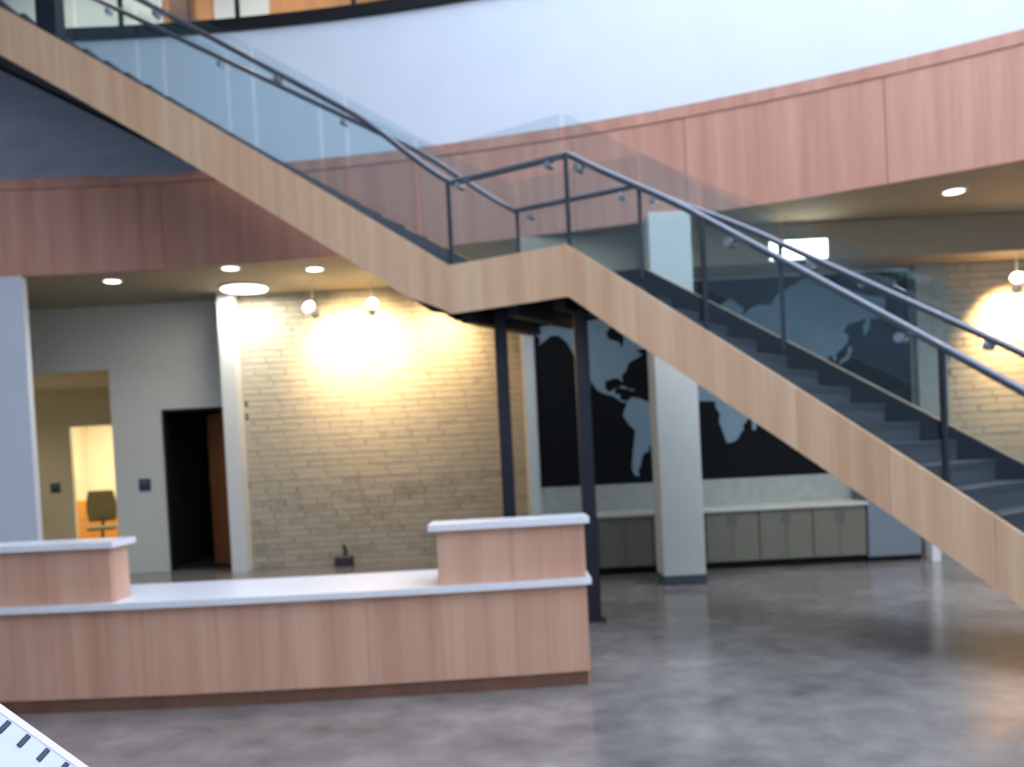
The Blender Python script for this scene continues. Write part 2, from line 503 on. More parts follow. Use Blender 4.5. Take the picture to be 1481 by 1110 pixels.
def stringer(kin, kout, face, name):
    """steel plate core, with veneer leaves on the outer face"""
    ts = trange(T_TOP, TA) + trange(TA + 0.003, TB - 0.003) + trange(TB, T_END)
    lo = [max(0.0, sz(t) - sv(t) + 0.004) for t in ts]; hi = [max(0.02, sz(t) - 0.006) for t in ts]
    mb = MB(); mb.strip([spt(t, kin(t)) for t in ts], [spt(t, kout(t)) for t in ts], lo, hi)
    core_ = sb(mb, name, 'black_steel')
    cuts = [T_TOP]
    while cuts[-1] + 0.062 < TA - 0.02: cuts.append(cuts[-1] + 0.062)
    cuts += [TA, (TA + TB) / 2, TB]
    while cuts[-1] + 0.058 < T_END - 0.02: cuts.append(cuts[-1] + 0.058)
    cuts.append(T_END)
    for i in range(len(cuts) - 1):
        a, b = cuts[i], cuts[i + 1]
        up = b <= TA + 1e-6; low = a >= TB - 1e-6
        v_ = VU if up else (VL if low else VM)
        tt = trange(a + 0.00012, b - 0.00012, 0.012)
        # meet the mitred corners of the landing
        lo_, hi_ = [], []
        for t in tt:
            v2 = v_
            if up: v2 = VM + (VU - VM) * smooth(0, 0.05, TA - t)
            if low: v2 = VM + (VL - VM) * smooth(0, 0.05, t - TB)
            lo_.append(max(0.0, sz(t) - v2)); hi_.append(max(0.03, sz(t)))
        mb = MB(); mb.strip([spt(t, face(t)[0]) for t in tt], [spt(t, face(t)[1]) for t in tt], lo_, hi_)
        mb.build('veneer_panel', 'veneer_stringer', core_, uoff=i * 2.31)
    return core_


stringer(lambda t: 0.02, lambda t: 0.07, lambda t: (0.0, 0.02), 'front_stringer')
stringer(lambda t: swid(t) - 0.07, lambda t: swid(t) - 0.02, lambda t: (swid(t) - 0.02, swid(t)), 'back_stringer')

# treads and landing
ZL = SZ - 0.19
nl = 19; dl = (T_END - TB) / nl
for i in range(nl):
    t0, t1 = TB + i * dl, TB + (i + 1) * dl
    z = ZL * (1 - (i + 1) / nl)
    if z < 0.01: continue
    rise = ZL / nl
    q = [spt(t0 - 0.002, 0.07), spt(t1 + 0.0015, 0.07), spt(t1 + 0.0015, swid(t1) - 0.07), spt(t0 - 0.002, swid(t0) - 0.07)]
    mb = MB(); mb.hexa([(*p, z - 0.05) for p in q], [(*p, z) for p in q])
    tr = sb(mb, 'tread', 'tread_stone')
    q = [spt(t0 - 0.002, 0.07), spt(t0 + 0.001, 0.07), spt(t0 + 0.001, swid(t0) - 0.07), spt(t0 - 0.002, swid(t0) - 0.07)]
    mb = MB(); mb.hexa([(*p, z - 0.002) for p in q], [(*p, z + rise - 0.05) for p in q])
    mb.build('riser', 'soffit_grey', tr)
nu = 26; du = (TA - T_TOP) / nu
for i in range(nu):
    t1, t0 = TA - i * du, TA - (i + 1) * du
    z = ZL + (ZU - ZL) * (i + 1) / nu
    rise = (ZU - ZL) / nu
    q = [spt(t0, 0.07), spt(t1 + 0.0015, 0.07), spt(t1 + 0.0015, swid(t1) - 0.07), spt(t0, swid(t0) - 0.07)]
    mb = MB(); mb.hexa([(*p, z - 0.05) for p in q], [(*p, z) for p in q])
    tr = sb(mb, 'tread', 'tread_stone')
    q = [spt(t1 - 0.002, 0.07), spt(t1, 0.07), spt(t1, swid(t1) - 0.07), spt(t1 - 0.002, swid(t1) - 0.07)]
    mb = MB(); mb.hexa([(*p, z - rise) for p in q], [(*p, z - 0.05) for p in q])
    mb.build('riser', 'soffit_grey', tr)
# soffit plates under the flights
for (a, b, vv) in ((T_TOP, TA, VU), (TB, T_END - 0.05, VL)):
    ts = trange(a, b); mb = MB()
    mb.strip([spt(t, 0.07) for t in ts], [spt(t, swid(t) - 0.07) for t in ts], [sz(t) - vv + 0.05 for t in ts], [sz(t) - vv + 0.07 for t in ts])
    sb(mb, 'soffit_plate', 'soffit_grey')
ts = trange(TA, TB); mb = MB()
mb.strip([spt(t, 0.07) for t in ts], [spt(t, swid(t) - 0.07) for t in ts], [ZL - 0.12] * len(ts), [ZL] * len(ts))
ld = sb(mb, 'landing', 'tread_stone')
for t in (TA + 0.012, (TA + TB) / 2, TB - 0.012):
    q = [spt(t - 0.005, 0.07), spt(t + 0.005, 0.07), spt(t + 0.005, swid(t) - 0.07), spt(t - 0.005, swid(t) - 0.07)]
    mb = MB(); mb.hexa([(*p, ZL - 0.34) for p in q], [(*p, ZL - 0.12) for p in q]); mb.build('joist', 'black_steel', ld)

# added grey panel standing for the shaded wall under the upper flight, above the wood band
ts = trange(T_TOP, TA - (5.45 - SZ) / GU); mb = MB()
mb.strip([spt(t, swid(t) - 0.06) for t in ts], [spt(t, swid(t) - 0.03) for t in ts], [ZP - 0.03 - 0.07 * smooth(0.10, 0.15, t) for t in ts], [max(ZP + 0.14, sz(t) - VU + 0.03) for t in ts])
tag(sb(mb, 'shade_panel', 'shade_grey'), 'grey panel added for the shade under the upper flight')

# posts carrying the landing
for (x, y) in ((-0.04, 8.62), (0.67, 7.98)):
    mb = MB(); mb.bevbox(x - 0.06, x + 0.06, y - 0.06, y + 0.06, 0, ZL - 0.12, 0.006)
    po = sb(mb, 'support_post', 'dark_steel')
    mb = MB(); mb.bevbox(x - 0.10, x + 0.10, y - 0.10, y + 0.10, 0, 0.015, 0.004); mb.build('base_plate', 'black_steel', po)

# guards: glass panels, posts, handrail, clamps -- front and back
GH = 1.10


def guard_top(t): return sz(t) + (GH if t > TB else GH - 0.02)


for side in (0, 1):
    K = (lambda t: 0.035) if side == 0 else (lambda t: swid(t) - 0.035)
    KR = (lambda t: 0.12) if side == 0 else (lambda t: swid(t) - 0.12)
    marks = []
    up_n = 6
    for i in range(up_n): marks.append(T_TOP + (TA - T_TOP) * i / up_n)
    marks += [TA, TB]
    marks += [TB + 0.109, TB + 0.262, T_END - 0.02]
    for i in range(len(marks) - 1):
        a, b = marks[i] + 0.0022, marks[i + 1] - 0.0022
        tt = trange(a, b, 0.012); mb = MB()
        mid = 0.5 * (a + b)
        def gt(t):
            if mid < TA: return sz(t) + GH - 0.04
            if mid > TB: return sz(t) + GH + 0.02
            return SZ + GH
        mb.strip([spt(t, K(t) - 0.006) for t in tt], [spt(t, K(t) + 0.006) for t in tt], [sz(t) + 0.01 for t in tt], [gt(t) for t in tt])
        sb(mb, 'glass_panel', 'guard_glass')
    # posts at the landing corners and half way down
    posts = (TA, TB, TB + 0.109, TB + 0.262)
    for t in posts:
        x, y = spt(t, K(t) + (0.03 if side == 0 else -0.03)); top = sz(t) + rail_h(t)
        mb = MB(); mb.box(x - 0.02, x + 0.02, y - 0.012, y + 0.012, sz(t) - 0.1, top)
        sb(mb, 'guard_post', 'dark_steel')
    # handrail
    ts = trange(T_TOP, TA, 0.012) + trange(TA + 0.002, TB - 0.002, 0.012) + trange(TB + 0.002, T_END, 0.012)
    mb = MB(); mb.tube([(*spt(t, KR(t)), sz(t) + rail_h(t)) for t in ts], 0.029, 10)
    hr = sb(mb, 'handrail', 'rail_steel', smooth_=True)
    for t in (TA - 0.42, TA - 0.30, TA - 0.17, TA + 0.012, TB - 0.014, TB + 0.012, TB + 0.13, TB + 0.24):
        x, y = spt(t, KR(t)); x2, y2 = spt(t, K(t)); z = sz(t) + rail_h(t)
        mb = MB(); mb.tube([(x, y, z - 0.02), (x, y, z - 0.06), (x2, y2, z - 0.075)], 0.010, 8)
        mb.tube([(x * 0.7 + x2 * 0.3, y * 0.7 + y2 * 0.3, z - 0.075), (x2 * 1.35 - x * 0.35, y2 * 1.35 - y * 0.35, z - 0.075)], 0.034, 14)
        mb.build('rail_bracket', 'chrome', hr, True)
# dark newel at the head of the flight, seen at the top corner
t = TA - 0.4
for t in (0.083,):
    q = [spt(t - 0.011, 0.03), spt(t + 0.011, 0.03), spt(t + 0.011, 0.22), spt(t - 0.011, 0.22)]
    mb = MB(); mb.hexa([(*p, sz(t) - 0.25) for p in q], [(*p, sz(t) + 1.15) for p in q])
    sb(mb, 'newel_post', 'dark_steel')

# ================================================================== upper floor guard
ug = thing('glass_guard', 'glass guard with dark posts along the upper floor edge', 'railing', (*fpt(WR, f_angle(-3, WR)), ZU))
UO = Vector(ug.location)
gx = [-6.6, -5.0, -3.4, -1.8, -0.2, 1.4]
for i in range(len(gx) - 1):
    b0, b1 = f_angle(gx[i], WR) + 0.001, f_angle(gx[i + 1], WR) - 0.001
    mb = MB(); mb.strip(farc(WR + 0.05, b0, b1, 4), farc(WR + 0.062, b0, b1, 4), [ZU] * 5, [ZU + 1.1] * 5)
    o = mb.build('glass_panel', 'guard_glass', ug); o.location = -UO
for x in gx:
    px, py_ = fpt(WR + 0.06, f_angle(x, WR))
    o = MB().box(px - 0.03, px + 0.03, py_ - 0.02, py_ + 0.02, ZU, ZU + 1.12).build('guard_post', 'dark_steel', ug); o.location = -UO
mb = MB(); mb.tube([(*p, ZU + 1.14) for p in farc(WR + 0.06, f_angle(gx[0], WR), f_angle(gx[-1], WR), 20)], 0.024, 8)
o = mb.build('handrail', 'rail_steel', ug, True); o.location = -UO

# ================================================================== reception desk
# plan of the front: gentle bow towards the hall
DCX, DSAG, DHALF = -1.75, 0.13, 2.23


def desk_y(x, off=0.0):
    u = (x - DCX) / DHALF
    return 5.70 + DSAG * u * u * 0.8 + off


def desk_strip(x0, x1, o0, o1, z0, z1, n_=14):
    xs = [x0 + (x1 - x0) * i / n_ for i in range(n_ + 1)]
    return MB().strip([(x, desk_y(x, o0)) for x in xs], [(x, desk_y(x, o1)) for x in xs], [z0] * (n_ + 1), [z1] * (n_ + 1))


DL, DR = -4.3, 0.45
desk = thing('reception_desk', 'long bowed reception desk in reddish wood with white counters', 'desk', (-1.9, 6.2, 0))
DO = Vector(desk.location)


def db(mb, name, m, parent=None, uoff=0.0):
    o = mb.build(name, m, None, uoff=uoff); o.parent = parent or desk
    if parent is None: o.location = -DO
    return o


db(desk_strip(DL + 0.02, DR - 0.02, 0.045, 0.12, 0.09, 0.66), 'carcass', 'veneer_dark_base')
tag(db(desk_strip(DL + 0.02, DR - 0.015, 0.03, 0.10, 0.0, 0.09), 'toe_kick', 'veneer_dark_base'), 'dark brown toe kick')
xs = [DL + (DR - DL) * i / 10 for i in range(11)]
for i in range(10):
    db(desk_strip(xs[i] + 0.0008, xs[i + 1] - 0.0008, 0.02, 0.045, 0.09, 0.66, 4), 'veneer_panel', 'veneer_desk', uoff=i * 1.73)
for x in (DL, DR - 0.04):
    db(MB().box(x + 0.005, x + 0.035, desk_y(x) + 0.046, desk_y(x) + 0.86, 0.0, 0.66), 'end_panel', 'veneer_desk')
ct = db(desk_strip(DL - 0.02, DR + 0.03, -0.02, 0.90, 0.66, 0.70), 'counter_top', 'solid_surface')
tag(ct, 'long low white counter')
# two raised transaction shelves
for (x0, x1) in ((DL, -2.60), (-0.505, DR)):
    bx = db(desk_strip(x0 + 0.004, x1 - 0.004, 0.06, 0.30, 0.70, 1.055, 8), 'raised_box', 'veneer_dark_base')
    k = max(2, round((x1 - x0) / 0.48))
    for i in range(k):
        u0, u1 = x0 + (x1 - x0) * i / k, x0 + (x1 - x0) * (i + 1) / k
        desk_strip(u0 + 0.0008, u1 - 0.0008, 0.035, 0.06, 0.702, 1.055, 4).build('veneer_panel', 'veneer_desk', bx, uoff=i * 2.9 + x0)
    for xe in (x0, x1):
        s_ = 0.004
        MB().box(xe - s_, xe + s_, desk_y(xe, 0.062), desk_y(xe, 0.30), 0.702, 1.055).build('end_veneer', 'veneer_desk', bx)
    tp = db(desk_strip(x0 - (0.05 if x0 > -1 else 0.03), x1 + 0.035, 0.0, 0.36, 1.055, 1.095, 8), 'raised_top', 'solid_surface')
    tag(tp, 'white raised shelf')

# ================================================================== world map on its black board
mapb = thing('world_map', 'black wall board with a grey-blue world map behind the stairs', 'map', (2.7, 11.27, 1.08))
MO = Vector(mapb.location)
o = MB().box(0.36, 5.06, 11.27, 11.299, 1.08, 3.56).build('board', 'map_black', mapb); o.location = -MO


def merc(lon, lat):
    y = math.degrees(math.log(math.tan(math.pi / 4 + math.radians(lat) / 2)))
    return (2.47 + lon * 0.01285, 2.0 + y * 0.01285)


LAND = {
 'north_america': [(-166, 66), (-156, 71), (-141, 70), (-128, 70), (-115, 68.5), (-108, 68), (-95, 72), (-90, 69), (-82, 69.5), (-81, 67), (-87, 64), (-94, 60), (-92, 57), (-82, 55), (-79, 51.5), (-77, 56), (-77, 62), (-70, 61), (-64, 60), (-61, 56), (-56, 52), (-60, 50), (-66, 50), (-64, 48.5), (-60, 46.5), (-66, 44), (-70, 43), (-74, 40.5), (-76, 36), (-81, 31.5), (-80, 26), (-82.5, 28), (-84, 30), (-90, 29.5), (-97, 27.5), (-97.5, 22), (-94.5, 18), (-91, 18.8), (-87, 21.3), (-88.5, 16), (-83.5, 15), (-83, 10), (-79.5, 9.3), (-77.5, 8), (-81, 7.5), (-85.5, 10.5), (-88, 13), (-93, 15), (-97, 16), (-102, 18), (-105.5, 20.5), (-109, 26), (-113, 31), (-114.5, 30), (-110, 24), (-112, 25), (-115, 28), (-117, 32.5), (-121, 35), (-124, 40), (-124, 47), (-128, 51), (-132, 56), (-140, 60), (-148, 60), (-153, 58), (-160, 55.5), (-158, 58.5), (-165, 61.5), (-161, 64)],
 'baffin_island': [(-89, 73), (-78, 73), (-68, 70), (-62, 66.5), (-66, 62.5), (-72, 64), (-74, 68), (-84, 70)],
 'arctic_islands': [(-118, 71), (-105, 69.5), (-101, 72), (-106, 74.5), (-120, 75)],
 'greenland': [(-46, 60), (-42, 62), (-40, 65), (-26, 68.5), (-21, 72), (-20, 75), (-60, 75), (-55, 71), (-52, 67), (-50, 62.5)],
 'south_america': [(-77.5, 8), (-72, 12), (-64, 10.5), (-60, 8.5), (-52, 5), (-50, 0), (-44, -2.5), (-37, -5), (-35, -8), (-39, -14), (-40, -21), (-45, -23.5), (-48.5, -27), (-53, -33.5), (-58, -34.5), (-57, -38), (-62, -39), (-65, -43), (-66, -47.5), (-69, -51), (-68, -54.5), (-72, -54), (-75, -50), (-74, -43), (-73, -37), (-71.5, -30), (-70, -20), (-76, -14), (-81, -6), (-80, -1), (-77.5, 4)],
 'cuba': [(-85, 22), (-80, 23), (-74.5, 20.3), (-77.5, 20)],
 'hispaniola': [(-74, 19.7), (-69, 19.2), (-69, 18.2), (-74, 18.3)],
 'africa': [(-6, 35.5), (10, 37), (11, 33.5), (20, 31), (25, 31.8), (32, 31), (34, 27.5), (37, 21), (39, 15.5), (43, 12), (51, 12), (48, 5), (41, -2), (39, -8), (40.5, -15), (35, -20), (35.5, -24), (32.5, -27), (30, -31), (25.5, -34), (19, -34.7), (17, -30), (14.5, -22.5), (12, -16), (13.5, -9), (9, -1), (9.5, 4), (5, 4.5), (-3, 5), (-8, 4.5), (-13, 8.5), (-17, 14.5), (-16.5, 21), (-12, 27.5), (-9.5, 31)],
 'madagascar': [(49, -12), (50.3, -16), (47, -25), (44, -24.5), (44, -17)],
 'eurasia': [(-9, 37), (-9, 43.5), (-2, 43.5), (-1.5, 46.5), (-4.5, 48.5), (2, 51), (6, 53.5), (8.5, 57), (10.5, 57.5), (11, 54.5), (19, 54.7), (22, 57.5), (24, 59.3), (30, 60), (22, 60.3), (21.5, 63), (25, 65.5), (21, 65), (17, 61), (18, 59.5), (14, 55.5), (11, 59), (6, 58.5), (5, 62), (13, 67), (21, 70), (28, 71), (41, 67.5), (39, 64.5), (45, 67), (54, 68.5), (68, 68.5), (73, 71.5), (85, 73.5), (103, 77), (113, 74), (128, 72), (140, 72.5), (160, 70), (178, 69), (178, 65), (170, 60.5), (163, 61), (162, 56), (157, 51.5), (156, 57), (160, 61), (150, 59.5), (141, 58.5), (136, 54.5), (141, 52.5), (140, 48), (133, 43), (128, 40), (129, 35.5), (126.5, 34.5), (125, 39), (121, 39), (118, 38.8), (122, 37), (119, 35), (122, 30.5), (118, 24.5), (110, 21), (106, 19.5), (109, 13), (105, 9), (100.5, 13.5), (99, 9.5), (104, 1.5), (100.5, 5), (98, 9), (97, 16.5), (91.5, 22.5), (87, 21), (80, 14.5), (77.5, 8.2), (74, 14), (72.5, 21), (67, 24.8), (57.5, 26), (51, 29), (48, 30), (51, 25), (56.5, 26), (59.5, 22.5), (52, 16.5), (43.5, 12.8), (39, 21), (35, 28), (35, 33), (36, 36.5), (30, 36.3), (27, 38), (28, 41), (36, 41.5), (41, 42), (37, 46), (33, 45), (30, 46), (28, 42), (24, 40.5), (23, 37), (19.5, 41), (14, 45), (18.5, 40.3), (16, 38.5), (10.5, 43.5), (3, 42), (0, 39), (-5.5, 36)],
 'british_isles': [(-5, 50), (1, 51), (1.5, 53), (-2, 56.5), (-3.5, 58.6), (-6, 57), (-3, 54.5), (-4.5, 53)],
 'iceland': [(-23, 65.5), (-16, 66.4), (-14, 65), (-19, 63.5)],
 'japan': [(130.5, 31.5), (135, 33.6), (140.5, 35.5), (142, 40), (145, 43.3), (141.5, 45.3), (139.5, 39), (133, 35.5)],
 'sumatra': [(95.5, 5.5), (104, -2), (105.5, -6), (101, -3)],
 'java': [(105.5, -6.5), (114.5, -7.8), (114, -8.7), (106, -7.5)],
 'borneo': [(109, 1.5), (117, 7), (119, 5), (116, -4), (110, -2.5)],
 'sulawesi': [(119.5, -5), (120, 1), (125, 1.5), (121, 0), (123, -4)],
 'philippines': [(120, 16), (122, 18.5), (126, 8), (125, 6), (122, 11)],
 'new_guinea': [(131, -1), (141, -2.7), (147.5, -6), (150.5, -10.5), (143, -9), (138, -8.2), (133, -4)],
 'australia': [(114, -22), (122, -18), (129, -15), (132, -11.5), (136, -12), (136, -15), (140, -17.5), (142.5, -11), (146, -19), (150, -23), (153.3, -28), (150, -37.5), (144, -38.5), (138, -35), (134, -32.5), (124, -33.5), (115.5, -34.3)],
 'tasmania': [(145, -40.8), (148.2, -41), (147, -43.5)],
 'new_zealand': [(173, -35), (178, -38), (174.5, -41.5), (171, -45), (167, -46.3), (172, -41)],
 'sri_lanka': [(80, 9.5), (81.8, 7), (80.3, 6)],
}
from mathutils.geometry import tessellate_polygon
for nm, ll in LAND.items():
    p2 = []
    for lo_, la in ll:
        x, z = merc(lo_, la); p2.append((min(max(x, 0.37), 5.05), min(max(z, 1.09), 3.545)))
    tri = tessellate_polygon([[Vector((x, 0, z)) for x, z in p2]])
    nn = len(p2)
    vs = [(x, 11.262, z) for x, z in p2] + [(x, 11.272, z) for x, z in p2]
    fs = [tuple(t_) for t_ in tri] + [(i, (i + 1) % nn, nn + (i + 1) % nn, nn + i) for i in range(nn)]
    o = MB().add(vs, fs).build('landmass', 'map_land', mapb); o.location = -MO

# ================================================================== base cabinets under the map
cx0, cx1, ncab = 0.36, 4.23, 6
for i in range(ncab):
    a = cx0 + (cx1 - cx0) * i / ncab; b = cx0 + (cx1 - cx0) * (i + 1) / ncab
    lab = ('olive grey base cabinet at the end of the row by the brick niche', 'olive grey base cabinet behind the dark stair post',
           'olive grey base cabinet half hidden by the square column', 'olive grey base cabinet beside the column, below the africa part of the map',
           'olive grey base cabinet second from the blue-grey end cabinet', 'olive grey base cabinet touching the blue-grey end cabinet')[i]
    c = thing('base_cabinet', lab, 'cabinet', ((a + b) / 2, 11.05, 0), 0, 'base cabinets under the map')
    w = (b - a) / 2
    MB().box(-w + 0.002, w - 0.002, -0.24, 0.245, 0.09, 0.70).build('body', 'cabinet_laminate', c)
    MB().box(-w + 0.002, w - 0.002, -0.20, 0.245, 0.0, 0.09).build('toe_kick', 'void_black', c)
    for s in (-1, 1):
        d = MB().box(min(0, s * (w - 0.005)) + 0.003, max(0, s * (w - 0.005)) - 0.003, -0.262, -0.242, 0.10, 0.69).build('door', 'cabinet_laminate', c)
        MB().tube([(s * 0.04, -0.285, 0.52), (s * 0.04, -0.285, 0.64)], 0.006, 6).build('handle', 'rail_steel', d)
wt = thing('worktop', 'pale worktop with an upstand running along the base cabinets', 'worktop', (2.3, 11.05, 0.70))
MB().bevbox(-1.95, 1.95, -0.29, 0.248, 0.0, 0.04, 0.006).build('slab', 'counter_laminate', wt)
MB().box(-1.93, 2.75, 0.222, 0.248, 0.04, 0.375).build('upstand', 'backsplash', wt)

gp = thing('grey_cabinet', 'blue-grey panelled cabinet at the end of the base cabinets', 'cabinet', (4.57, 11.02, 0))
MB().box(-0.32, 0.32, -0.21, 0.2, 0.06, 0.95).build('body', 'grey_panel', gp)
MB().box(-0.315, 0.315, -0.19, 0.2, 0.0, 0.06).build('plinth', 'void_black', gp)
MB().box(-0.31, 0.31, -0.228, -0.212, 0.075, 0.935).build('door', 'grey_panel', gp)

# ================================================================== door, signs, corridor furniture
dr = bpy.data.objects.new('door_1', None); COL.objects.link(dr); dr.location = (DX1 - 0.02, DY + 0.14, 0)
dr.rotation_euler = (0, 0, math.radians(-50))
tag(dr, 'wooden door leaf standing open into the dark room', None, None, 'structure')
leaf = MB().box(-0.96, 0, -0.024, 0.024, 0.01, DZ - 0.06).build('leaf', 'door_veneer', dr)
MB().tube([(-0.90, -0.03, 1.05), (-0.90, -0.085, 1.05), (-0.78, -0.085, 1.05)], 0.012, 8).build('lever_handle', 'chrome', leaf, True)
mb = MB(); mb.box(DX0, DX0 + 0.04, DY - 0.02, DY + 0.16, 0, DZ); mb.box(DX1 - 0.04, DX1, DY - 0.02, DY + 0.16, 0, DZ); mb.box(DX0, DX1, DY - 0.02, DY + 0.16, DZ - 0.04, DZ)
struct('trim_3', mb, 'black_steel', 'dark door frame')

for (x, y, z, lab) in ((-5.55, DY, 1.33, 'small dark blue room sign on the wall beside the dark doorway'),
                       (-8.43, 16.6, 1.31, 'small dark blue room sign beside the lit office doorway')):
    sg = thing('room_sign', lab, 'sign', (x, y, z), 0, None)
    MB().bevbox(-0.09, 0.09, -0.012, 0.0, -0.09, 0.09, 0.003).build('plate', 'sign_navy', sg)
    MB().box(-0.05, 0.05, -0.014, -0.012, 0.02, 0.05).build('inset', 'grey_panel', sg)

tb = thing('credenza', 'orange-brown wooden credenza in the lit office', 'cabinet', (-8.4, 19.3, 0))
MB().bevbox(-1.0, 1.1, -0.3, 0.3, 0.08, 0.98, 0.01).build('body', 'table_wood', tb)
MB().box(-0.95, 1.05, -0.26, 0.28, 0.0, 0.08).build('plinth', 'void_black', tb)
for x in (-0.96, -0.45, 0.06, 0.57): MB().box(x, x + 0.49, -0.318, -0.302, 0.11, 0.95).build('door', 'table_wood', tb)

ch = thing('office_chair', 'olive mesh office chair with pale arms in the lit office', 'chair', (-8.12, 17.7, 0), math.radians(20))


def pad(w, h, t, nx=8, ny=8, bow=0.05):
    """softly bowed rounded pad in the xz plane"""
    rings = []
    for j in range(ny + 1):
        v = j / ny; z = h * v
        ww = w * (0.80 + 0.20 * math.sin(math.pi * min(1, v * 0.9 + 0.1))) / 2
        row = [(-ww + 2 * ww * i / nx, bow * ((2 * i / nx - 1) ** 2) - 0.06 * v, z) for i in range(nx + 1)]
        rings.append([(x, y - t / 2, z) for x, y, z in row] + [(x, y + t / 2, z) for x, y, z in row[::-1]])
    return MB().loft(rings)


o = pad(0.56, 0.62, 0.05, bow=-0.06).build('backrest', 'chair_mesh', ch, True); o.location = (0, 0.24, 0.58)
mb = MB(); mb.bevbox(-0.26, 0.26, -0.26, 0.26, 0.43, 0.51, 0.03); mb.build('seat', 'chair_mesh', ch)
MB().disc((0, 0, 0.12), 0.03, 0.32, 12).build('gas_lift', 'chair_frame', ch)
MB().box(-0.03, 0.03, 0.2, 0.28, 0.40, 0.70).build('back_bracket', 'chair_frame', ch)
for s in (-1, 1):
    MB().tube([(s * 0.27, 0.10, 0.47), (s * 0.33, 0.10, 0.52), (s * 0.33, 0.08, 0.70), (s * 0.32, -0.15, 0.72)], 0.024, 8).build('armrest', 'chair_arm', ch, True)
base = MB()
for k in range(5):
    an = 2 * math.pi * k / 5
    base.tube([(0, 0, 0.13), (0.29 * math.cos(an), 0.29 * math.sin(an), 0.075)], [0.03, 0.018], 8)
base.build('star_base', 'chair_frame', ch)
for k in range(5):
    an = 2 * math.pi * k / 5; x, y = 0.29 * math.cos(an), 0.29 * math.sin(an)
    MB().disc((x - 0.012, y, 0.03), 0.03, 0.024, 12, 'x').build('caster', 'chair_frame', ch)

dv = thing('outlet_box', 'small dark outlet box with a cable stub at the foot of the brick wall', 'outlet box', (-2.52, 13.14, 0))
MB().bevbox(-0.13, 0.13, -0.07, 0.08, 0.0, 0.15, 0.015).build('box', 'plastic_dark', dv)
MB().tube([(0.02, 0, 0.14), (0.03, 0, 0.22), (0.0, 0.02, 0.30)], 0.035, 8).build('cable_stub', 'plastic_dark', dv, True)

# ================================================================== ceiling lamps


def light(name, kind, loc, energy, col, parent, size=0.1, spot=None, rot=None, blend=0.6):
    d = bpy.data.lights.new(name, kind); d.energy = energy; d.color = col
    if kind == 'AREA': d.shape = 'DISK'; d.size = size
    else: d.shadow_soft_size = size
    if spot: d.spot_size = spot; d.spot_blend = blend
    o = bpy.data.objects.new(name, d); COL.objects.link(o); o.location = loc
    if rot: o.rotation_euler = rot
    o.parent = parent
    return o


for (x, y, e, lab) in ((-5.1, 11.84, 45, 'recessed ceiling downlight near the white wall pier'),
                       (-3.42, 11.42, 30, 'recessed ceiling downlight tucked behind the wood band by the white wall end'),
                       (-2.42, 11.72, 45, 'recessed ceiling downlight in front of the brick wall spotlights'),
                       (4.78, 9.5, 170, 'recessed ceiling downlight right of the stairs behind the wood band')):
    d = thing('downlight', lab, 'lamp', (x, y, ZC))
    n_ = 24; mb = MB()
    ro = [(0.135 * math.cos(2 * math.pi * k / n_), 0.135 * math.sin(2 * math.pi * k / n_)) for k in range(n_)]
    mb.loft([[(a, b, 0.0) for a, b in ro], [(a, b, -0.008) for a, b in ro], [(a * 0.8, b * 0.8, -0.012) for a, b in ro]])
    mb.build('trim_ring', 'white_paint', d, True)
    MB().disc((0, 0, -0.016), 0.10, 0.006, 20).build('lens', 'cool_lamp', d)
    light('bulb', 'SPOT', (0, 0, -0.03), e, (1.0, 0.92, 0.78), d, 0.08, math.radians(130), None, 0.9)

dk = thing('disc_light', 'large glowing round ceiling light beside the white wall end', 'lamp', (-3.62, 12.68, ZC))
mb = MB(); mb.disc((0, 0, -0.03), 0.33, 0.03, 40); mb.build('rim', 'white_paint', dk, True)
MB().disc((0, 0, -0.04), 0.31, 0.012, 40).build('diffuser', 'disc_lamp', dk, True)
light('bulb', 'AREA', (0, 0, -0.06), 36, (1.0, 0.95, 0.80), dk, 0.6)


def track_head(loc, target, label, energy, zc, col=(1.0, 0.70, 0.37)):
    t_ = thing('spotlight', label, 'lamp', loc)
    d = (Vector(target) - Vector(loc)).normalized()
    MB().tube([(0, 0, 0.0), (0, 0, zc - loc[2])], 0.007, 8).build('stem', 'white_paint', t_)
    MB().tube([tuple(-0.10 * d), tuple(0.09 * d)], [0.05, 0.062], 16).build('head', 'white_paint', t_, True)
    MB().tube([tuple(0.088 * d), tuple(0.096 * d)], [0.055, 0.055], 16).build('lens', 'warm_lamp', t_)
    # glass globe of the lamp itself, visible from the hall
    MB().tube([tuple(-0.135 * d), tuple(-0.125 * d), tuple(-0.10 * d)], [0.05, 0.075, 0.082], 16).build('rear_lens', 'warm_lamp', t_)
    q = d.to_track_quat('-Z', 'Y').to_euler()
    light('bulb', 'SPOT', tuple(0.12 * d), energy * 0.62, col, t_, 0.05, math.radians(128), q, 1.0)
    return t_


track_head((-2.63, 12.45, 3.62), (-2.3, 13.3, 3.1), 'warm track spotlight over the brick wall, beside the large round ceiling light', 330, ZC)
track_head((-1.81, 12.45, 3.62), (-2.0, 13.3, 3.15), 'warm track spotlight over the middle of the brick wall', 330, ZC)
track_head((-0.92, 12.45, 3.62), (-0.95, 13.3, 3.15), 'warm track spotlight over the brick wall, partly behind the stair landing', 220, ZC)
track_head((6.06, 10.64, 3.22), (6.3, 11.2, 2.7), 'warm track spotlight over the brick wall beside the world map', 650, 3.6, (1.0, 0.56, 0.24))

bl = thing('bulkhead_light', 'bright rectangular light on the ceiling step above the world map', 'lamp', (3.46, 10.55, 3.715))
MB().bevbox(-0.36, 0.36, -0.035, 0.0, -0.11, 0.14, 0.01).build('housing', 'white_paint', bl)
MB().box(-0.33, 0.33, -0.042, -0.034, -0.09, 0.12).build('diffuser', 'disc_lamp', bl)

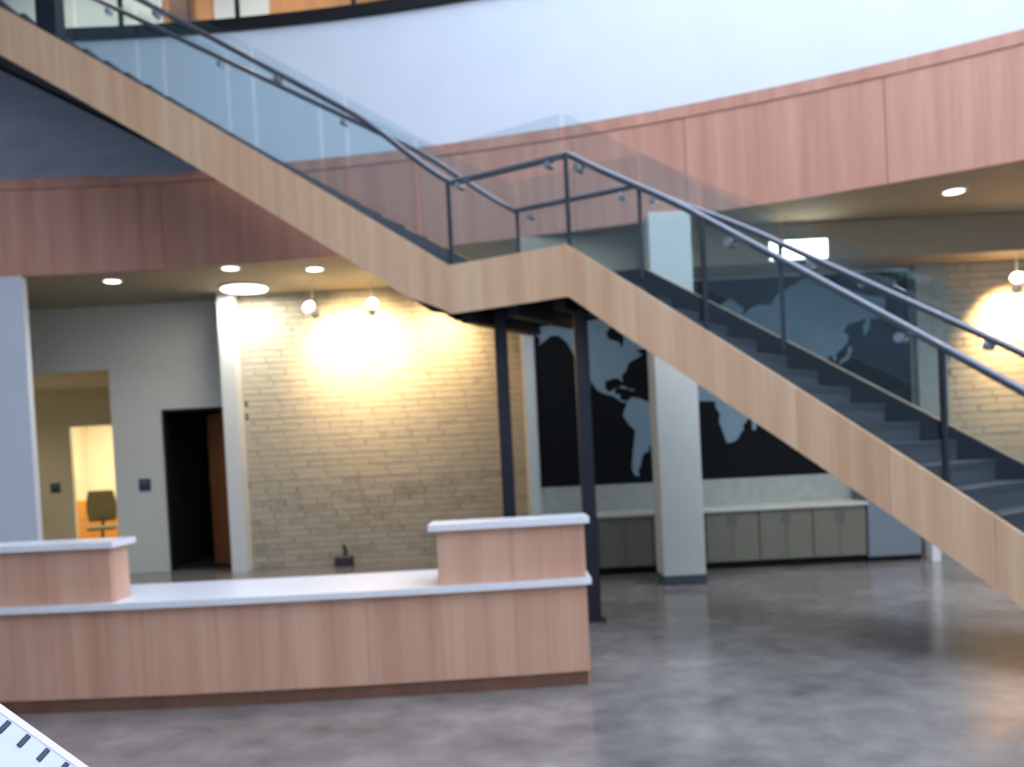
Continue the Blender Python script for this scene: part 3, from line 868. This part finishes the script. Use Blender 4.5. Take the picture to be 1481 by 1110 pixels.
# office lamp, and an unseen lamp added to brighten the corridor
ol = thing('office_ceiling_light', 'ceiling light inside the lit office', 'lamp', (-7.9, 18.2, CZ))
MB().bevbox(-0.3, 0.3, -0.3, 0.3, -0.02, 0.01, 0.004).build('frame', 'white_paint', ol)
MB().box(-0.27, 0.27, -0.27, 0.27, -0.028, -0.02).build('diffuser', 'cool_lamp', ol)
light('bulb', 'AREA', (0, 0, -0.05), 210, (1.0, 0.88, 0.62), ol, 0.5)
cl = thing('corridor_fill_lamp', 'unseen fill lamp added in the corridor behind the white wall pier', 'lamp', (-9.0, 14.9, CZ + 0.02))
MB().disc((0, 0, -0.02), 0.14, 0.02, 24).build('trim_ring', 'white_paint', cl)
MB().disc((0, 0, -0.026), 0.11, 0.006, 24).build('lens', 'cool_lamp', cl)
light('bulb', 'SPOT', (0, 0, -0.04), 70, (1.0, 0.88, 0.62), cl, 0.1, math.radians(150), None, 0.9)
# upper floor lamps
for x in (-7.0, -5.6, -3.2):
    ul = thing('upper_downlight', 'round ceiling downlight over the upper floor', 'lamp', (x, 13.6, 10.5), 0, 'upper floor downlights')
    MB().disc((0, 0, -0.012), 0.16, 0.012, 24).build('trim_ring', 'white_paint', ul)
    MB().disc((0, 0, -0.02), 0.12, 0.008, 24).build('lens', 'cool_lamp', ul)
    light('bulb', 'SPOT', (0, 0, -0.04), 330, (1.0, 0.84, 0.62), ul, 0.1, math.radians(140), None, 0.9)

# ================================================================== wire-bound booklet on a reading stand beside the camera
bk = thing('booklet', 'white wire-bound booklet resting tilted on a reading stand', 'booklet', (0, 0, 0))
E0 = Vector((-0.498, 0.85, 1.317)); E1 = Vector((-0.415, 0.85, 1.25))
e = (E1 - E0).normalized()
nrm = Vector((0.30, -0.78, 0.55)); nrm = (nrm - nrm.dot(e) * e).normalized()
p = e.cross(nrm).normalized()
if p.z > 0: p = -p
M = Matrix((e, p, nrm)).transposed().to_4x4(); M.translation = E0 - 0.16 * e
bk.matrix_world = M
MB().box(0, 0.42, 0.0, 0.30, -0.010, 0.0).build('cover', 'paper', bk)
MB().box(0, 0.42, 0.0, 0.006, -0.0095, 0.0006).build('cover_edge', 'paper_edge', bk)
for k in range(17):
    x = 0.022 + k * 0.0225
    MB().bevbox(x - 0.0026, x + 0.0026, 0.0075, 0.0205, 0.0, 0.0012, 0.0006).build('binding_slot', 'ink', bk)
rs = thing('reading_stand', 'dark reading stand with a tilted plate under the booklet', 'stand', (0, 0, 0))
rs.matrix_world = M
MB().box(0.05, 0.36, 0.06, 0.29, -0.022, -0.0105).build('plate', 'dark_steel', rs)
cpt = M @ Vector((0.2, 0.18, -0.022))
st = MB(); st.tube([tuple(cpt), (cpt.x, cpt.y + 0.03, cpt.z - 0.06), (cpt.x, cpt.y + 0.03, 0.03)], 0.016, 10)
st.disc((cpt.x, cpt.y + 0.03, 0.0), 0.17, 0.03, 28)
o = st.build('pole', 'dark_steel', None, True); o.parent = rs; o.matrix_parent_inverse = M.inverted()
